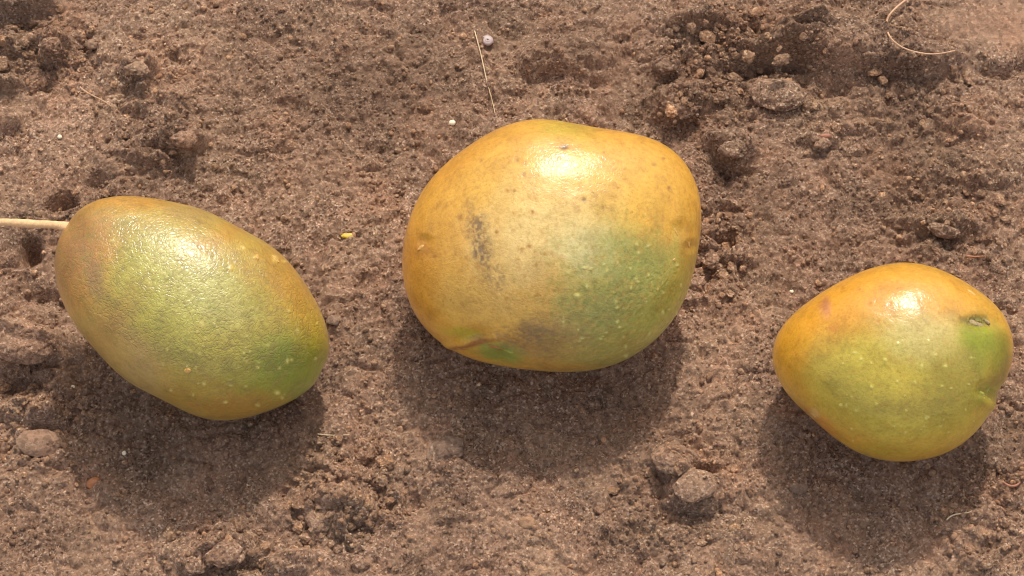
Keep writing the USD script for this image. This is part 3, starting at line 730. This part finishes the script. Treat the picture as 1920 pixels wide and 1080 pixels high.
clod('soil_clod', 92, 84, 52, 36, .9, 8, 'clod', 'rough lumpy soil clod in the top left corner', 'clod', 39, 5, .4, 6, .5)
clod('soil_clod', 260, 130, 50, 24, .9, 0, 'clod', 'small soil clod with dark underside in the upper left quarter', 'clod', 40, 4, .35, 6, .5)
clod('soil_clod', 1245, 128, 40, 24, .9, -20, 'clod', 'small tilted soil clod above the largest potato\'s right shoulder', 'clod', 41, 4, .35, 6, .5)
clod('soil_clod', 1275, 205, 74, 36, .9, 0, 'clod', 'rugged soil clod close above the largest potato', 'clod', 42, 5, .4, 6, .5)
clod('soil_clod', 1372, 280, 60, 30, .8, -6, 'clod', 'soil clod above a dark hollow, right of the largest potato', 'clod', 43, 5, .3, 6, .5)
clod('soil_clod', 1545, 268, 34, 22, .8, 0, 'clod', 'small reddish soil clod below the flat rounded clod', 'clod', 44, 4, .3, 6, .5)
clod('soil_clod', 40, 650, 120, 60, .7, -4, 'clod', 'large flat soil block at the left edge beside the left potato', 'clod', 45, 5, .2, 6, .6, .6)
clod('soil_clod', 1768, 432, 56, 30, .8, -10, 'clod', 'crumbly soil clod below a shallow hollow at the right', 'clod', 46, 5, .35, 6, .5)
clod('husk', 176, 907, 26, 20, .7, 20, 'orange_husk', 'orange brown seed husk below the left potato', 'husk', 47, 3, .15, 1, .3)
clod('husk', 1548, 256, 22, 9, .9, 0, 'red_husk', 'red brown husk flake on a small soil clod', 'husk', 48, 3, .2, 1, .1)
clod('grain', 848, 231, 13, 11, .9, 0, 'white_grain', 'cream white grain on the soil just left of the largest potato\'s top', 'grain', 49, 3, .12, 0, .3)
clod('grain', 112, 257, 9, 8, .9, 0, 'white_grain', 'tiny white grain on the soil at the far upper left', 'grain', 50, 2, .12, 0, .3)
clod('flake', 652, 443, 24, 12, .5, 10, 'yellow_flake', 'bright yellow flake between the left and largest potatoes', 'flake', 51, 3, .2, 1, .2)
clod('grain', 137, 726, 8, 7, .9, 0, 'white_grain', 'tiny white grain beside the shaded side of the left potato', 'grain', 52, 2, .12, 0, .3)
clod('grain', 233, 850, 8, 8, .9, 0, 'white_grain', 'tiny white grain inside the left potato\'s shadow', 'grain', 53, 2, .12, 0, .3)
clod('grain', 1484, 547, 8, 7, .9, 0, 'white_grain', 'tiny white grain up and left of the smallest potato', 'grain', 54, 2, .12, 0, .3)

# small spiral shell
th = np.linspace(0, 2 * np.pi * 2.4, 60)
rad = 0.35 + 0.95 * (th / th[-1]) ** 1.2
sp = np.stack([np.cos(th) * rad * .62, np.sin(th) * rad * .62, .75 - .75 * th / th[-1]], 1)
V, F = tube(sp, .12 + .48 * (th / th[-1]), 10, 1)
o = on_ground(914, 79)
m = usdkit.mesh(stage, numbered('/World', 'snail_shell'), (V * 1.25 * mm + np.array([0, 0, .4 * mm]), F), '/World/Looks/shell', smooth=True)
UsdGeom.Xformable(m).AddTranslateOp().Set(Gf.Vec3d(*map(float, o)))
tag(m.GetPrim(), 'tiny pale spiral shell beside the top of the thin straw', 'shell')

# curled reddish husk at the right edge
V, F = tube([(-2.2, .4, .3), (-1.6, -.8, .4), (-.2, -1.4, .7), (1.2, -.9, .8), (1.8, .5, .6)], [.12, .3, .36, .3, .12], 8, 8, .2, 4)
o = on_ground(1898, 903)
m = usdkit.mesh(stage, numbered('/World', 'curled_husk'), (V * mm, F), '/World/Looks/red_husk', smooth=True)
UsdGeom.Xformable(m).AddTranslateOp().Set(Gf.Vec3d(*map(float, o)))
tag(m.GetPrim(), 'reddish curled husk at the right edge under the smallest potato', 'husk')

# ------------------------------------------------------------------ crumbs one can tell apart: one prim each
UsdGeom.Scope.Define(stage, '/World/Looks')
protos = []
for k_ in range(8):
    c = stage.CreateClassPrim(f'/soil_crumb_kind_{k_}')
    v, f = lump(100 + k_, .45, 4, .8, 6)
    v = v * (1 + (fbm(v * 2.6 + k_, 3, k_) - .5) * .5 + (meshkit.noise(v * 9 + k_, k_) - .5) * .16)[:, None]
    usdkit.mesh(stage, f'{c.GetPath()}/lump', (v, f), '/World/Looks/crumb', smooth=True)
    protos.append(c.GetPath())

def inside_foot(px, py):
    for b in (LEFT, MID, RIGHT):
        q = np.array(b)
        x_, y_ = q[:, 0], q[:, 1]; x2, y2 = np.roll(x_, -1), np.roll(y_, -1)
        c_ = ((y_ > py) != (y2 > py)) & (px < (x2 - x_) * (py - y_) / (y2 - y_ + 1e-9) + x_)
        if c_.sum() % 2: return True
    return False

def crumb_patch(n_, px, py, rx, ry, s0, s1, label, group, seed):
    r = np.random.default_rng(seed)
    done, tries = 0, 0
    taken, mine = [], []
    while done < n_ and tries < n_ * 30:
        tries += 1
        a, q = r.random() * 2 * np.pi, math.sqrt(r.random())
        x_, y_ = px + math.cos(a) * q * rx, py + math.sin(a) * q * ry
        if inside_foot(x_, y_) or not (2 < x_ < 1918 and 2 < y_ < 1078): continue
        sz = s0 * (s1 / s0) ** (r.random() ** 1.6)
        if any(math.hypot(x_ - a_, y_ - b_) < .42 * (sz + c_) for a_, b_, c_ in taken): continue
        taken.append((x_, y_, sz))
        o_ = on_ground(x_, y_)
        half = sz * PX / 2
        t_ = UsdGeom.Xform.Define(stage, numbered('/World', 'soil_crumb'))
        t_.AddTranslateOp().Set(Gf.Vec3d(float(o_[0]), float(o_[1]), float(o_[2] + half * .25)))
        t_.AddRotateXYZOp().Set(Gf.Vec3f(float(r.uniform(-25, 25)), float(r.uniform(-25, 25)), float(r.uniform(0, 360))))
        e = r.uniform(.8, 1.25)
        t_.AddScaleOp().Set(Gf.Vec3f(float(half * e), float(half / e), float(half * r.uniform(.7, 1.0))))
        p_ = t_.GetPrim()
        p_.GetReferences().AddInternalReference(protos[int(r.integers(8))])
        p_.SetInstanceable(True)
        tag(p_, label, 'soil crumb', group)
        mine.append((x_, y_, sz, p_))
        done += 1
    where = label.split('soil crumb ', 1)[1]
    picks = [('biggest', lambda c_: -c_[2]), ('second biggest', lambda c_: -c_[2]), ('third biggest', lambda c_: -c_[2]), ('leftmost', lambda c_: c_[0]), ('rightmost', lambda c_: -c_[0]),
             ('topmost', lambda c_: c_[1]), ('lowest', lambda c_: -c_[1])]
    for word, key in picks:                                # those that stand out get a label of their own
        if not mine: break
        c_ = min(mine, key=key); mine.remove(c_)
        tag(c_[3], f'{word} crumb {where}')

crumb_patch(58, 640, 920, 105, 120, 11, 34, 'little soil crumb in the crumbly patch right of the left potato\'s shadow', 'crumbs right of the left shadow', 1)
crumb_patch(38, 1385, 100, 150, 90, 11, 32, 'little soil crumb in the dark rough patch above and right of the largest potato', 'crumbs in the rough patch at the top', 2)
crumb_patch(26, 1350, 480, 55, 90, 11, 28, 'little soil crumb scattered along the right side of the largest potato', 'crumbs right of the largest potato', 3)
crumb_patch(26, 80, 790, 110, 120, 10, 26, 'little soil crumb around the oval tan pebble at the left edge', 'crumbs round the oval pebble', 4)
crumb_patch(22, 80, 90, 110, 85, 11, 30, 'little soil crumb in the rough top left corner', 'crumbs in the top left corner', 5)
crumb_patch(22, 1700, 220, 190, 100, 10, 26, 'little soil crumb on the rough ground between the arched root and the smallest potato', 'crumbs at the upper right', 6)
crumb_patch(20, 1790, 410, 110, 70, 10, 26, 'little soil crumb round the hollow above the smallest potato', 'crumbs round the hollow', 7)
crumb_patch(16, 300, 210, 130, 120, 10, 24, 'little soil crumb scattered above the left potato', 'crumbs above the left potato', 8)
crumb_patch(18, 1250, 950, 150, 90, 10, 28, 'little soil crumb round the flat clods between the two right shadows', 'crumbs between the right shadows', 9)
crumb_patch(16, 430, 1035, 150, 45, 10, 28, 'little soil crumb along the bottom edge under the left potato\'s shadow', 'crumbs at the bottom left', 10)
crumb_patch(14, 1840, 980, 90, 90, 10, 24, 'little soil crumb in the lower right corner', 'crumbs in the lower right corner', 11)
crumb_patch(12, 1265, 190, 70, 40, 10, 26, 'little soil crumb on the rugged lump above the largest potato', 'crumbs above the largest potato', 12)
crumb_patch(8, 150, 395, 80, 45, 10, 22, 'little soil crumb beside the runner of the left potato', 'crumbs beside the runner', 13)

# loose sand and fine crumbs that nobody could count
pi = UsdGeom.PointInstancer.Define(stage, '/World/loose_soil_grains')
targets = []
for k_ in range(6):
    v, f = lump(200 + k_, .4, 1, .85, 4)
    mpr = usdkit.mesh(stage, f'/World/loose_soil_grains/grain_kind_{k_}', (v, f), '/World/Looks/crumb', smooth=True)
    targets.append(mpr.GetPath())
pi.CreatePrototypesRel().SetTargets(targets)
N = 20000
gxs, gys = rng.uniform(-.134, .134, N * 4), rng.uniform(-.085, .095, N * 4)
rg = RegularGridInterpolator((gy, gx), rough)(np.stack([gys, gxs], 1))
sm = RegularGridInterpolator((gy, gx), smoothmask)(np.stack([gys, gxs], 1))
keep = rng.random(N * 4) < (.10 + .9 * rg) * (1 - sm)
gxs, gys = gxs[keep][:N], gys[keep][:N]
hz = height(np.stack([gys, gxs], 1))
sz = 0.00017 * np.exp(np.abs(rng.normal(size=len(gxs))) * .62)
sz = np.minimum(sz, 0.0009)
pi.CreatePositionsAttr(Vt.Vec3fArray.FromNumpy(np.stack([gxs, gys, hz + sz * .35], 1).astype(np.float32)))
pi.CreateScalesAttr(Vt.Vec3fArray.FromNumpy((sz[:, None] * rng.uniform(.75, 1.25, (len(sz), 3))).astype(np.float32)))
pi.CreateProtoIndicesAttr(Vt.IntArray.FromNumpy(rng.integers(0, 6, len(sz)).astype(np.int32)))
qs = rng.normal(size=(len(sz), 4)); qs /= np.linalg.norm(qs, axis=1)[:, None]
pi.CreateOrientationsAttr(Vt.QuathArray([Gf.Quath(float(a), float(b), float(c), float(d)) for a, b, c, d in qs]))
tag(pi.GetPrim(), 'fine loose soil grains and sand strewn over the ground', 'soil', kind='stuff')
